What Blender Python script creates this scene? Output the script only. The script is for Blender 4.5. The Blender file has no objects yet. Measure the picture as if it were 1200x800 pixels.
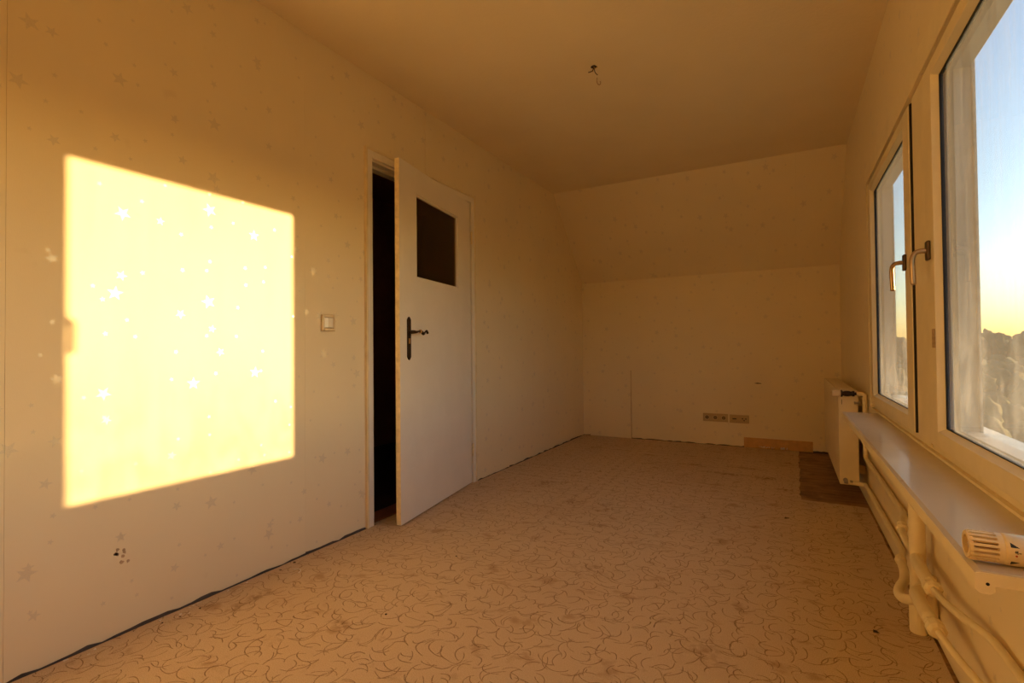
import bpy, bmesh, math, random
from mathutils import Vector, Matrix, noise
random.seed(7)
S = bpy.context.scene
COL = S.collection
PI = math.pi

# ------------------------------------------------------------ camera, sky, sun, exposure
cam_d = bpy.data.cameras.new('camera')
cam = bpy.data.objects.new('camera', cam_d)
COL.objects.link(cam)
cam_d.sensor_width = 36.0
cam_d.lens = 588.8 / 1200 * 36
cam_d.clip_start = 0.02
cam_d.clip_end = 5000
_r = Vector((0.87663816, 0.48106199, -0.00921365))
_u = Vector((0.01546058, -0.00902411, 0.99983976))
_f = Vector((-0.48090176, 0.87664013, 0.01534838))
cam.matrix_world = Matrix(((_r.x, _u.x, -_f.x, 0.0), (_r.y, _u.y, -_f.y, 0.0), (_r.z, _u.z, -_f.z, 0.98), (0, 0, 0, 1)))
S.camera = cam

SUN_DIR = Vector((1.0, 0.733, 0.0916)).normalized()      # from the room towards the sun
SUN_EL = math.asin(SUN_DIR.z)
SUN_AZ = math.atan2(SUN_DIR.x, SUN_DIR.y)
world = bpy.data.worlds.new('sky')
S.world = world
world.use_nodes = True
wn = world.node_tree
wn.nodes.clear()
sky = wn.nodes.new('ShaderNodeTexSky')
sky.sky_type = 'NISHITA'
sky.sun_disc = False
sky.sun_elevation = SUN_EL
sky.sun_rotation = SUN_AZ
sky.altitude = 100
sky.air_density = 1.0
sky.dust_density = 1.0
sky.ozone_density = 2.5
bg = wn.nodes.new('ShaderNodeBackground')
bg.inputs['Strength'].default_value = 0.76
wo = wn.nodes.new('ShaderNodeOutputWorld')
wn.links.new(sky.outputs[0], bg.inputs['Color'])
wn.links.new(bg.outputs[0], wo.inputs['Surface'])

sun_d = bpy.data.lights.new('sun', 'SUN')
sun_d.energy = 18.5
sun_d.color = (1.0, 0.585, 0.245)
sun_d.angle = math.radians(0.53)
sun = bpy.data.objects.new('sun', sun_d)
COL.objects.link(sun)
sun.location = SUN_DIR * 30
sun.rotation_euler = SUN_DIR.to_track_quat('Z', 'Y').to_euler()

S.view_settings.view_transform = 'Standard'
S.view_settings.look = 'None'
S.view_settings.gamma = 1.0
S.view_settings.exposure = 0.0
S.view_settings.use_curve_mapping = False
try:
    S.cycles.max_bounces = 16
    S.cycles.diffuse_bounces = 12
    S.cycles.transparent_max_bounces = 24
    S.cycles.sample_clamp_indirect = 6.0
    S.cycles.caustics_reflective = False
    S.cycles.caustics_refractive = False
except Exception:
    pass

# ------------------------------------------------------------ room dimensions
XL, XR, YB, HC, YT, ZK, YN = -2.042, 0.422, 5.396, 2.535, 4.613, 1.717, -2.60
WY0, WY1 = -0.62, 3.58        # window opening in the right wall (frame outside)
WZ0, WZ1 = 0.61, 1.925

# ------------------------------------------------------------ node helper
class G:
    def __init__(s, name):
        s.m = bpy.data.materials.new(name)
        s.m.use_nodes = True
        s.t = s.m.node_tree
        s.t.nodes.clear()
        s.out = s.t.nodes.new('ShaderNodeOutputMaterial')
    def n(s, typ, **kw):
        nd = s.t.nodes.new(typ)
        for k, v in kw.items():
            setattr(nd, k, v)
        return nd
    def link(s, a, b):
        s.t.links.new(a, b)
    def put(s, sock, v):
        if isinstance(v, V):
            v = v.s
        if isinstance(v, bpy.types.NodeSocket):
            s.link(v, sock)
        elif isinstance(v, (tuple, list)) and len(v) == 3 and sock.type == 'RGBA':
            sock.default_value = (*v, 1)
        else:
            sock.default_value = v
    def math(s, op, a, b=None, c=None):
        nd = s.n('ShaderNodeMath', operation=op)
        for i, q in enumerate((a, b, c)):
            if q is not None:
                s.put(nd.inputs[i], q)
        return V(s, nd.outputs[0])
    def pos(s, kind='Object'):
        tc = s.n('ShaderNodeTexCoord')
        return tc.outputs[kind]
    def sep(s, v):
        nd = s.n('ShaderNodeSeparateXYZ')
        s.put(nd.inputs[0], v)
        return [V(s, o) for o in nd.outputs]
    def comb(s, x, y, z=0.0):
        nd = s.n('ShaderNodeCombineXYZ')
        for i, q in enumerate((x, y, z)):
            s.put(nd.inputs[i], q)
        return nd.outputs[0]
    def noise(s, vec, scale, detail=3.0, rough=0.55, dist=0.0, col=False):
        nd = s.n('ShaderNodeTexNoise')
        s.put(nd.inputs['Vector'], vec)
        nd.inputs['Scale'].default_value = scale
        nd.inputs['Detail'].default_value = detail
        nd.inputs['Roughness'].default_value = rough
        nd.inputs['Distortion'].default_value = dist
        return nd.outputs['Color'] if col else V(s, nd.outputs[0])
    def white(s, vec):
        nd = s.n('ShaderNodeTexWhiteNoise', noise_dimensions='3D')
        s.put(nd.inputs['Vector'], vec)
        return V(s, nd.outputs['Value']), nd.outputs['Color']
    def ramp(s, fac, stops):
        nd = s.n('ShaderNodeValToRGB')
        s.put(nd.inputs[0], fac)
        e = nd.color_ramp.elements
        while len(e) < len(stops):
            e.new(0.5)
        for el, (p_, c) in zip(e, stops):
            el.position = p_
            el.color = (*c, 1) if isinstance(c, tuple) else (c, c, c, 1)
        return nd.outputs[0]
    def step(s, v, lo, hi):
        nd = s.n('ShaderNodeMapRange', interpolation_type='SMOOTHSTEP')
        s.put(nd.inputs[0], v)
        nd.inputs[1].default_value = lo
        nd.inputs[2].default_value = hi
        return V(s, nd.outputs[0])
    def mix(s, fac, a, b, mode='MIX'):
        nd = s.n('ShaderNodeMix', data_type='RGBA', blend_type=mode)
        s.put(nd.inputs[0], fac)
        s.put(nd.inputs[6], a)
        s.put(nd.inputs[7], b)
        return nd.outputs[2]
    def bump(s, h, strength=0.3, dist=0.002, normal=None):
        nd = s.n('ShaderNodeBump')
        nd.inputs['Strength'].default_value = strength
        nd.inputs['Distance'].default_value = dist
        s.put(nd.inputs['Height'], h)
        if normal is not None:
            s.link(normal, nd.inputs['Normal'])
        return nd.outputs[0]
    def bsdf(s, color, rough=0.6, metal=0.0, normal=None, spec=0.5, coat=0.0):
        nd = s.n('ShaderNodeBsdfPrincipled')
        s.put(nd.inputs['Base Color'], color)
        s.put(nd.inputs['Roughness'], rough)
        s.put(nd.inputs['Metallic'], metal)
        nd.inputs['Specular IOR Level'].default_value = spec
        nd.inputs['Coat Weight'].default_value = coat
        if normal is not None:
            s.link(normal, nd.inputs['Normal'])
        s.last = nd
        return nd.outputs[0]
    def done(s, shader):
        s.link(shader, s.out.inputs['Surface'])
        return s.m

class V:
    def __init__(s, g, sock): s.g, s.s = g, sock
    def __add__(s, o): return s.g.math('ADD', s, o)
    __radd__ = __add__
    def __sub__(s, o): return s.g.math('SUBTRACT', s, o)
    def __rsub__(s, o): return s.g.math('SUBTRACT', o, s)
    def __mul__(s, o): return s.g.math('MULTIPLY', s, o)
    __rmul__ = __mul__
    def __truediv__(s, o): return s.g.math('DIVIDE', s, o)
    def floor(s): return s.g.math('FLOOR', s)
    def fract(s): return s.g.math('FRACT', s)
    def abs(s): return s.g.math('ABSOLUTE', s)
    def sqrt(s): return s.g.math('SQRT', s)
    def cos(s): return s.g.math('COSINE', s)
    def sin(s): return s.g.math('SINE', s)
    def lt(s, o): return s.g.math('LESS_THAN', s, o)
    def gt(s, o): return s.g.math('GREATER_THAN', s, o)
    def max(s, o): return s.g.math('MAXIMUM', s, o)
    def min(s, o): return s.g.math('MINIMUM', s, o)

def simple(name, color, rough=0.6, metal=0.0, var=0.08, scale=14, spec=0.5, bump=0.0, coat=0.0, bscale=60):
    g = G(name)
    p = g.pos()
    nz = g.noise(p, scale, 4)
    c1 = tuple(max(0, c * (1 - var)) for c in color)
    c2 = tuple(min(1, c * (1 + var)) for c in color)
    colr = g.ramp(nz, [(0.3, c1), (0.7, c2)])
    nrm = g.bump(g.noise(p, bscale, 3), bump, 0.002) if bump else None
    return g.done(g.bsdf(colr, rough, metal, nrm, spec, coat))

# ---- wallpaper with printed foil stars
def star_layer(g, u, v, cell, R, prob, seed):
    cu, cv = (u / cell).floor(), (v / cell).floor()
    rnd, rc = g.white(g.comb(cu, cv, seed))
    a, b, c = g.sep(rc)
    m = R / cell * 1.15
    px = ((u / cell).fract() - (a * (1 - 2 * m) + m)) * cell
    py = ((v / cell).fract() - (b * (1 - 2 * m) + m)) * cell
    r = (px * px + py * py).sqrt()
    ang = g.math('ARCTAN2', py, px) + c * 6.283 + 20 * PI
    k = 2 * PI / 5
    phi = ((ang / k).fract() - 0.5).abs() * k            # 0 at a tip .. 36 deg at a notch
    x1, y1 = 0.42 * math.cos(PI / 5), 0.42 * math.sin(PI / 5)
    nx, ny = y1, 1 - x1                                  # normal of the edge tip -> notch
    ln = math.hypot(nx, ny)
    size = R * 0.75 + 0.25 * R * rnd
    d = (r * phi.cos() * (nx / ln) + r * phi.sin() * (ny / ln)) - size * (nx / ln)
    return g.step(d, R * 0.04, -R * 0.04) * rnd.lt(prob)

def wallpaper(name, axes, base=(0.85, 0.755, 0.535)):
    g = G(name)
    p = g.pos()
    xyz = g.sep(p)
    u, v = xyz[axes[0]] + 20.0, xyz[axes[1]] + 20.0
    m = star_layer(g, u, v, 0.27, 0.033, 0.62, 3.0)
    m = m.max(star_layer(g, u + 0.11, v + 0.07, 0.19, 0.022, 0.6, 11.0))
    m = m.max(star_layer(g, u + 0.05, v + 0.13, 0.13, 0.011, 0.7, 23.0))
    wear = g.noise(p, 1.7, 3)
    col = g.ramp(wear, [(0.25, tuple(c * 0.94 for c in base)), (0.75, base)])
    spots = g.step(g.noise(p, 9, 2), 0.72, 0.8)
    col = g.mix(spots * 0.12, col, (0.45, 0.33, 0.18))
    foil = g.noise(p, 260, 2)
    starc = g.ramp(foil, [(0.3, (0.60, 0.54, 0.42)), (0.7, (0.72, 0.66, 0.53))])
    col = g.mix(m * 0.6, col, starc)
    fib = g.noise(g.comb(xyz[axes[0]] * 6, xyz[axes[1]] * 1.2), 70, 3)
    nrm = g.bump(fib + m * 0.3 + g.noise(p, 4, 2) * 3, 0.12, 0.0012)
    rough = 0.55 - m * 0.17
    return g.done(g.bsdf(col, rough, m * 0.35, nrm, 0.35))

M = {}
M['paper_x'] = wallpaper('starry_wallpaper_side', (1, 2))
M['paper_y'] = wallpaper('starry_wallpaper_end', (0, 2))
M['plaster'] = simple('bare_grey_plaster', (0.11, 0.09, 0.075), 0.9, bump=0.5, var=0.3)
M['ceil'] = (lambda g: g.done(g.bsdf(g.ramp(g.noise(g.pos(), 2, 3), [(0.3, (0.80, 0.70, 0.49)), (0.7, (0.84, 0.74, 0.53))]), 0.8, 0,
             g.bump(g.noise(g.pos(), 55, 4, 0.6), 0.35, 0.004), 0.3)))(G('rough_ceiling_paint'))
M['lacquer'] = simple('cream_door_lacquer', (0.84, 0.80, 0.71), 0.38, var=0.03, scale=5, bump=0.04, bscale=25)
M['edge'] = simple('worn_yellowed_lacquer', (0.83, 0.71, 0.45), 0.45, var=0.15, scale=30)
M['frame'] = simple('cream_window_paint', (0.80, 0.71, 0.48), 0.42, var=0.05, scale=9, bump=0.08, bscale=35)
M['rubber_and_shade'] = simple('black_rubber_and_shade', (0.012, 0.011, 0.010), 0.6)  # gasket rubber; also colours the painted shadow gaps round the sashes
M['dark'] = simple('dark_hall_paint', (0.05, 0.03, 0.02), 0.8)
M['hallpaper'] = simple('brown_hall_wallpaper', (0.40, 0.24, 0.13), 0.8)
M['iron'] = simple('dark_bronze', (0.045, 0.028, 0.02), 0.38, 0.75, var=0.3, scale=40)
M['brass'] = simple('worn_brass', (0.60, 0.36, 0.12), 0.3, 0.9, var=0.25, scale=60)
M['alloy'] = simple('brushed_bronze_alloy', (0.48, 0.35, 0.21), 0.3, 0.85, var=0.12, scale=50)
M['darkalloy'] = simple('dark_handle_plate', (0.10, 0.07, 0.045), 0.4, 0.7)
M['plastic'] = simple('ivory_plastic', (0.72, 0.60, 0.38), 0.3, var=0.03)
M['brownplastic'] = simple('beige_socket_plastic', (0.50, 0.38, 0.20), 0.38, var=0.05)
M['tap_plastic'] = simple('yellowed_plastic', (0.78, 0.62, 0.33), 0.35, var=0.08, scale=60)
M['pipe'] = simple('cream_pipe_paint', (0.82, 0.72, 0.47), 0.4, var=0.05, scale=20, bump=0.2, bscale=45)
M['radiator'] = simple('cream_radiator_enamel', (0.76, 0.66, 0.45), 0.4, var=0.04, scale=6)
M['black'] = simple('black_print', (0.015, 0.015, 0.013), 0.5)
M['red'] = simple('red_print', (0.45, 0.05, 0.02), 0.5)
M['steel'] = simple('dull_steel', (0.35, 0.32, 0.28), 0.4, 0.8)
M['chip'] = simple('plaster_crumb', (0.75, 0.70, 0.62), 0.9, var=0.1)
M['crumb'] = simple('dark_crumb', (0.05, 0.03, 0.02), 0.9)
M['torn'] = simple('torn_brown_paper', (0.50, 0.36, 0.22), 0.9, var=0.2)
M['hardboard'] = simple('orange_hardboard', (0.62, 0.37, 0.15), 0.75, var=0.12, scale=25)
M['crown'] = simple('tree_foliage', (0.045, 0.068, 0.024), 0.9, var=0.45, scale=1.2)
M['crown2'] = simple('olive_foliage', (0.065, 0.075, 0.03), 0.9, var=0.4, scale=1.2)
M['bark'] = simple('bark', (0.10, 0.07, 0.045), 0.9)
M['render_out'] = simple('weathered_outer_reveal', (0.55, 0.50, 0.42), 0.85, var=0.3, scale=30, bump=0.5)
M['outframe'] = simple('weathered_outer_frame', (0.55, 0.52, 0.45), 0.5, var=0.12, scale=30)

def m_carpet():
    g = G('sculpted_beige_carpet')
    p = g.pos()
    wx, wy, _ = g.sep(p)
    warp = g.noise(p, 5.0, 2, col=True)
    w1, w2, w3 = g.sep(warp)
    u0, v0 = wx + (w1 - 0.5) * 0.08 + 20, wy + (w2 - 0.5) * 0.08 + 20
    lines = None
    for i, (cell, du, dv) in enumerate([(0.1, 0, 0), (0.115, 0.053, 0.031), (0.09, 0.021, 0.066), (0.128, 0.077, 0.013), (0.083, 0.04, 0.05)]):
        u, v = u0 + du, v0 + dv
        cu, cv = (u / cell).floor(), (v / cell).floor()
        rnd, rc = g.white(g.comb(cu, cv, i * 3.7 + 1))
        a, b, c = g.sep(rc)
        rad = cell * 0.30 + rnd * (cell * 0.22)
        th = a * 6.283
        px = ((u / cell).fract() - 0.5) * cell
        py = ((v / cell).fract() - 0.5) * cell
        ct, sn = th.cos(), th.sin()
        ex = px * ct + py * sn + rad
        ey = py * ct - px * sn
        r = (ex * ex + ey * ey).sqrt()
        ang = g.math('ARCTAN2', ey, ex).abs()
        ln = g.step((r - rad).abs(), 0.0019, 0.0007) * g.step(ang - b * 0.35, 0.85, 0.6)
        lines = ln if lines is None else lines.max(ln)
    broken = g.step(g.noise(p, 300, 1), 0.30, 0.50)
    lines = lines * broken
    tuft = g.noise(p, 420, 2)
    big = g.noise(p, 1.3, 4)
    base = g.ramp(tuft, [(0.25, (0.44, 0.335, 0.22)), (0.75, (0.73, 0.59, 0.43))])
    base = g.mix(g.step(big, 0.45, 0.75) * 0.25, base, (0.42, 0.28, 0.16))
    st = g.step(g.noise(g.comb(wx, wy * 1.2), 7.5, 4, 0.6), 0.56, 0.72)
    base = g.mix(st * 0.42, base, (0.26, 0.14, 0.06))
    # walked-in stains at fixed spots: (x, y, rx, ry, amount)
    for sx, sy, rx, ry, am in [(-1.40, 1.29, 0.06, 0.04, 0.6), (-0.93, 2.66, 0.12, 0.05, 0.4), (-0.80, 2.1, 0.22, 0.10, 0.25),
                               (-0.14, 4.18, 0.18, 0.10, 0.75), (-0.45, 4.2, 0.28, 0.05, 0.65), (-0.05, 3.9, 0.14, 0.05, 0.7), (-0.3, 4.45, 0.25, 0.05, 0.6),
                               (-0.70, 4.4, 0.16, 0.05, 0.55), (-1.55, 3.3, 0.12, 0.16, 0.45), (-1.2, 3.0, 0.1, 0.08, 0.45), (-0.02, 4.8, 0.08, 0.05, 0.6),
                               (-1.86, 1.25, 0.05, 0.16, 0.5), (-0.25, 1.7, 0.14, 0.14, 0.25)]:
        dx = (wx - sx) / rx + (w1 - 0.5) * 1.6
        dy = (wy - sy) / ry + (w3 - 0.5) * 1.6
        d = (dx * dx + dy * dy).sqrt()
        base = g.mix(g.step(d, 1.0, 0.1) * am * g.step(g.noise(p, 45, 3), 0.38, 0.60), base, (0.17, 0.085, 0.035))
    base = g.mix(lines * 0.72, base, (0.17, 0.09, 0.04))
    nrm = g.bump(tuft * 0.5 - lines * 1.5, 0.55, 0.003)
    return g.done(g.bsdf(base, 0.95, 0, nrm, 0.1))
M['carpet'] = m_carpet()

def m_boards():
    g = G('bare_brown_subfloor')
    p = g.pos()
    x, y, _ = g.sep(p)
    nz = g.noise(g.comb(x * 1.5, y * 9), 3, 5, 0.65)
    blot = g.noise(p, 4, 4)
    c = g.ramp(nz, [(0.3, (0.17, 0.09, 0.045)), (0.55, (0.33, 0.19, 0.09)), (0.8, (0.50, 0.32, 0.17))])
    c = g.mix(g.step(blot, 0.5, 0.62) * 0.6, c, (0.10, 0.05, 0.025))
    c = g.mix(g.step(g.noise(p, 13, 4, 0.7), 0.56, 0.7) * 0.5, c, (0.55, 0.38, 0.22))
    return g.done(g.bsdf(c, 0.6, 0, g.bump(nz, 0.3, 0.002), 0.4))
M['subfloor'] = m_boards()

def m_sill():
    g = G('smooth_sill_varnish')
    p = g.pos()
    x, y, _ = g.sep(p)
    scr = g.step(g.noise(g.comb(x * 30, y * 4), 5, 4), 0.66, 0.70)
    spot = g.step(g.noise(p, 22, 3), 0.68, 0.74)
    c = g.ramp(g.noise(p, 3, 3), [(0.3, (0.55, 0.49, 0.38)), (0.7, (0.64, 0.57, 0.44))])
    c = g.mix(spot * 0.5, c, (0.33, 0.25, 0.16))
    rgh = 0.24 + g.noise(p, 9, 3) * 0.2 + scr * 0.2
    return g.done(g.bsdf(c, rgh, 0, None, 0.6, 0.25))
M['sill'] = m_sill()

def m_glass():
    g = G('dirty_window_glass')
    p = g.pos()
    x, y, z = g.sep(p)
    streak = g.noise(g.comb(x, y * 22, z * 0.9), 2.2, 5, 0.65)
    run = g.noise(g.comb(x, y * 70, z * 2.5), 1.5, 3, 0.6)
    blot = g.noise(g.comb(x, y * 2, z), 5.5, 4, 0.62, 0.6)
    low = g.step(z, 1.30, 0.72)
    d = g.step(streak, 0.42, 0.75) * 0.05 + g.step(run, 0.45, 0.75) * 0.035
    d = d + low * g.step(blot, 0.42, 0.66) * 0.12 + low * 0.06 + 0.055
    specks = g.step(g.noise(p, 160, 2), 0.70, 0.76)
    d = d + specks * 0.08
    dirt = g.n('ShaderNodeBsdfTranslucent')
    dirt.inputs['Color'].default_value = (0.50, 0.56, 0.62, 1)
    dd = g.n('ShaderNodeBsdfDiffuse')
    dd.inputs['Color'].default_value = (0.50, 0.52, 0.52, 1)
    dm = g.n('ShaderNodeMixShader')
    dm.inputs[0].default_value = 0.45
    g.link(dirt.outputs[0], dm.inputs[1])
    g.link(dd.outputs[0], dm.inputs[2])
    tr = g.n('ShaderNodeBsdfTransparent')
    tr.inputs['Color'].default_value = (0.95, 0.965, 0.95, 1)
    gl = g.n('ShaderNodeBsdfGlossy')
    gl.inputs['Roughness'].default_value = 0.02
    fr = g.n('ShaderNodeFresnel')
    geo = g.n('ShaderNodeNewGeometry')
    g.put(fr.inputs['IOR'], 1.40 - V(g, geo.outputs['Backfacing']) * (1.40 - 1 / 1.40))
    a = g.n('ShaderNodeMixShader')
    g.link(fr.outputs[0], a.inputs[0])
    g.link(tr.outputs[0], a.inputs[1])
    g.link(gl.outputs[0], a.inputs[2])
    b = g.n('ShaderNodeMixShader')
    g.put(b.inputs[0], d)
    g.link(a.outputs[0], b.inputs[1])
    g.link(dm.outputs[0], b.inputs[2])
    return g.done(b.outputs[0])
M['glass'] = m_glass()

def m_pane():
    g = G('door_glass')
    tr = g.n('ShaderNodeBsdfTransparent')
    tr.inputs['Color'].default_value = (0.75, 0.62, 0.5, 1)
    gl = g.n('ShaderNodeBsdfGlossy')
    gl.inputs['Roughness'].default_value = 0.08
    fr = g.n('ShaderNodeFresnel')
    geo = g.n('ShaderNodeNewGeometry')
    g.put(fr.inputs['IOR'], 1.30 - V(g, geo.outputs['Backfacing']) * (1.30 - 1 / 1.30))
    a = g.n('ShaderNodeMixShader')
    g.link(fr.outputs[0], a.inputs[0])
    g.link(tr.outputs[0], a.inputs[1])
    g.link(gl.outputs[0], a.inputs[2])
    return g.done(a.outputs[0])
M['pane'] = m_pane()

def m_field():
    g = G('meadow_and_fields')
    p = g.pos()
    x, y, z = g.sep(p)
    n1 = g.noise(g.comb(x * 0.006, y * 0.02), 1.0, 3)
    n2 = g.noise(p, 0.25, 5, 0.65)
    c = g.ramp(n1, [(0.35, (0.07, 0.10, 0.04)), (0.5, (0.12, 0.145, 0.05)), (0.65, (0.17, 0.165, 0.08))])
    c = g.mix(g.step(n2, 0.45, 0.7) * 0.5, c, (0.13, 0.15, 0.06))
    return g.done(g.bsdf(c, 0.95, 0, None, 0.1))
M['field'] = m_field()

# ------------------------------------------------------------ mesh helpers
def link(name, bm, mat, parent=None, smooth=False, bevel=0.0, seg=2):
    me = bpy.data.meshes.new(name)
    bmesh.ops.recalc_face_normals(bm, faces=bm.faces)
    bm.to_mesh(me)
    bm.free()
    for m in (mat if isinstance(mat, (list, tuple)) else [mat]):
        me.materials.append(m)
    if smooth:
        for f in me.polygons:
            f.use_smooth = True
    o = bpy.data.objects.new(name, me)
    COL.objects.link(o)
    if parent is not None:
        o.parent = parent
    if bevel:
        b = o.modifiers.new('bevel', 'BEVEL')
        b.width = bevel
        b.segments = seg
        b.limit_method = 'ANGLE'
        b.harden_normals = False
    return o

def box(bm, x0, x1, y0, y1, z0, z1, mi=0):
    vs = [bm.verts.new(c) for c in ((x0, y0, z0), (x1, y0, z0), (x1, y1, z0), (x0, y1, z0), (x0, y0, z1), (x1, y0, z1), (x1, y1, z1), (x0, y1, z1))]
    for f in ((0, 3, 2, 1), (4, 5, 6, 7), (0, 1, 5, 4), (1, 2, 6, 5), (2, 3, 7, 6), (3, 0, 4, 7)):
        bm.faces.new([vs[i] for i in f]).material_index = mi
    return vs

def boxes(*bs):
    bm = bmesh.new()
    for b in bs:
        box(bm, *b)
    return bm

def prism(bm, pts, fn, a, b):
    """extrude the closed 2-D outline pts from a to b; fn(p, q, t) -> 3-D point"""
    v0 = [bm.verts.new(fn(p[0], p[1], a)) for p in pts]
    v1 = [bm.verts.new(fn(p[0], p[1], b)) for p in pts]
    bm.faces.new(v0)
    bm.faces.new(list(reversed(v1)))
    n = len(pts)
    for i in range(n):
        bm.faces.new((v0[i], v1[i], v1[(i + 1) % n], v0[(i + 1) % n]))

def smooth_path(pts, sub=6):
    out = []
    P_ = [Vector(p) for p in pts]
    for i in range(len(P_) - 1):
        a = P_[max(i - 1, 0)]; b = P_[i]; c = P_[i + 1]; d = P_[min(i + 2, len(P_) - 1)]
        for k in range(sub):
            t = k / sub
            out.append(0.5 * ((2 * b) + (c - a) * t + (2 * a - 5 * b + 4 * c - d) * t * t + (3 * b - a - 3 * c + d) * t ** 3))
    out.append(P_[-1])
    return out

def tube(bm, pts, rad, n=14, caps=True, flat=None):
    """tube along pts; rad number or list; flat=(sx) squashes along the second frame axis"""
    pts = [Vector(p) for p in pts]
    rads = rad if isinstance(rad, (list, tuple)) else [rad] * len(pts)
    rings = []
    prev = None
    for i, p in enumerate(pts):
        t = (pts[min(i + 1, len(pts) - 1)] - pts[max(i - 1, 0)]).normalized()
        if prev is None:
            ref = Vector((0, 0, 1)) if abs(t.z) < 0.9 else Vector((1, 0, 0))
            nx = t.cross(ref).normalized()
        else:
            nx = (prev - t * prev.dot(t)).normalized()
        prev = nx
        ny = t.cross(nx)
        fl = flat if flat else 1.0
        rings.append([bm.verts.new(p + nx * (rads[i] * math.cos(2 * PI * k / n)) + ny * (rads[i] * fl * math.sin(2 * PI * k / n))) for k in range(n)])
    for a, b in zip(rings, rings[1:]):
        for k in range(n):
            bm.faces.new((a[k], a[(k + 1) % n], b[(k + 1) % n], b[k]))
    if caps:
        bm.faces.new(list(reversed(rings[0])))
        bm.faces.new(rings[-1])

def lathe(bm, origin, axis, prof, n=24):
    """prof = [(distance along axis, radius)...]"""
    o = Vector(origin)
    ax = Vector(axis).normalized()
    pts = [o + ax * d for d, r_ in prof]
    ref = Vector((0, 0, 1)) if abs(ax.z) < 0.9 else Vector((1, 0, 0))
    nx = ax.cross(ref).normalized()
    ny = ax.cross(nx)
    rings = [[bm.verts.new(p + nx * (r_ * math.cos(2 * PI * k / n)) + ny * (r_ * math.sin(2 * PI * k / n))) for k in range(n)] for p, (d, r_) in zip(pts, prof)]
    for a, b in zip(rings, rings[1:]):
        for k in range(n):
            bm.faces.new((a[k], a[(k + 1) % n], b[(k + 1) % n], b[k]))
    bm.faces.new(list(reversed(rings[0])))
    bm.faces.new(rings[-1])

def tag(o, label=None, cat=None, group=None, kind=None):
    for k, v in (('label', label), ('category', cat), ('group', group), ('kind', kind)):
        if v:
            o[k] = v
    return o

def empty(name, loc=(0, 0, 0), label=None, cat=None, group=None, kind=None):
    o = bpy.data.objects.new(name, None)
    o.location = loc
    o.empty_display_size = 0.05
    COL.objects.link(o)
    return tag(o, label, cat, group, kind)

def struct(name, bm, mat, label=None, bevel=0.0, parent=None):
    o = link(name, bm, mat, parent, bevel=bevel)
    if parent is None:
        o['kind'] = 'structure'
        if label:
            o['label'] = label
            o['category'] = name.split('_')[0]
    return o

# ------------------------------------------------------------ shell
fl = struct('floor', boxes((XL - 0.11, XR + 0.02, YN, YB + 0.05, -0.10, 0.0)), M['subfloor'], 'bare brown wooden subfloor showing where the carpet is cut away by the radiator')
struct('ceiling', boxes((XL - 0.12, XR + 0.12, YN - 0.1, YT + 0.15, HC, HC + 0.12)), M['ceil'], 'rough cream painted flat ceiling of the attic room')
bm = bmesh.new()
T = 0.12
box(bm, XL - T, XL - 0.004, YN - 0.1, 2.085, 0, HC + 0.02)
box(bm, XL - T, XL - 0.004, 3.10, YB + 0.1, 0, HC + 0.02)
box(bm, XL - T, XL - 0.004, 2.085, 3.10, 2.07, HC + 0.02)
wl = struct('wall_left', bm, M['plaster'], 'long left wall in cream star wallpaper with the door and the patch of sunlight')
wb = struct('wall_back', boxes((XL - T, XR + 0.1, YB + 0.004, YB + 0.12, -0.05, ZK + 0.1)), M['plaster'], 'end wall of the room below the sloping ceiling, papered cream')
bm = bmesh.new()
nrm_s = Vector((0, HC - ZK, YB - YT)).normalized()
def slope_pt(x, s, t):      # s 0..1 from knee up, t out of the room
    return Vector((x, YB + (YT - YB) * s, ZK + (HC - ZK) * s)) + nrm_s * t
prism(bm, [(XL - T, -0.02), (XR + T, -0.02), (XR + T, 1.1), (XL - T, 1.1)], slope_pt, 0.004, 0.12)
ws = struct('wall_slope', bm, M['plaster'], 'sloping upper part of the end wall under the roof, cream paper')
struct('wall_near', boxes((XL - T, XR + 0.12, YN - 0.1, YN, 0, HC + 0.02)), M['paper_y'], 'papered wall behind the viewpoint')
bm = bmesh.new()
XO = XR + 0.10
box(bm, XR, XO, YN - 0.1, WY0, 0, HC + 0.02)
box(bm, XR, XO, WY0, WY1, 0, WZ0 + 0.012)
box(bm, XR, XO, WY0, WY1, WZ1, HC + 0.02)
box(bm, XR, XO, WY1, YB + 0.1, 0, HC + 0.02)
wr = struct('wall_right', bm, M['paper_x'], 'right wall with the two dirty windows, cream star wallpaper')

def rag(a, b, z, amp=0.006, n=10, fix=None):
    """ragged lower edge between a and b"""
    out = []
    for i in range(n + 1):
        t = i / n
        out.append((a + (b - a) * t, z + random.uniform(-amp, amp)))
    return out

def strip_poly_left(y0, y1, zb):
    top = []
    def zt(y):
        return HC if y <= YT else HC + (ZK - HC) * (y - YT) / (YB - YT)
    top.append((y1, zt(y1)))
    if y0 < YT < y1:
        top.append((YT, HC))
    top.append((y0, zt(y0)))
    return rag(y0, y1, zb, n=max(3, int((y1 - y0) / 0.04))) + top

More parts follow.
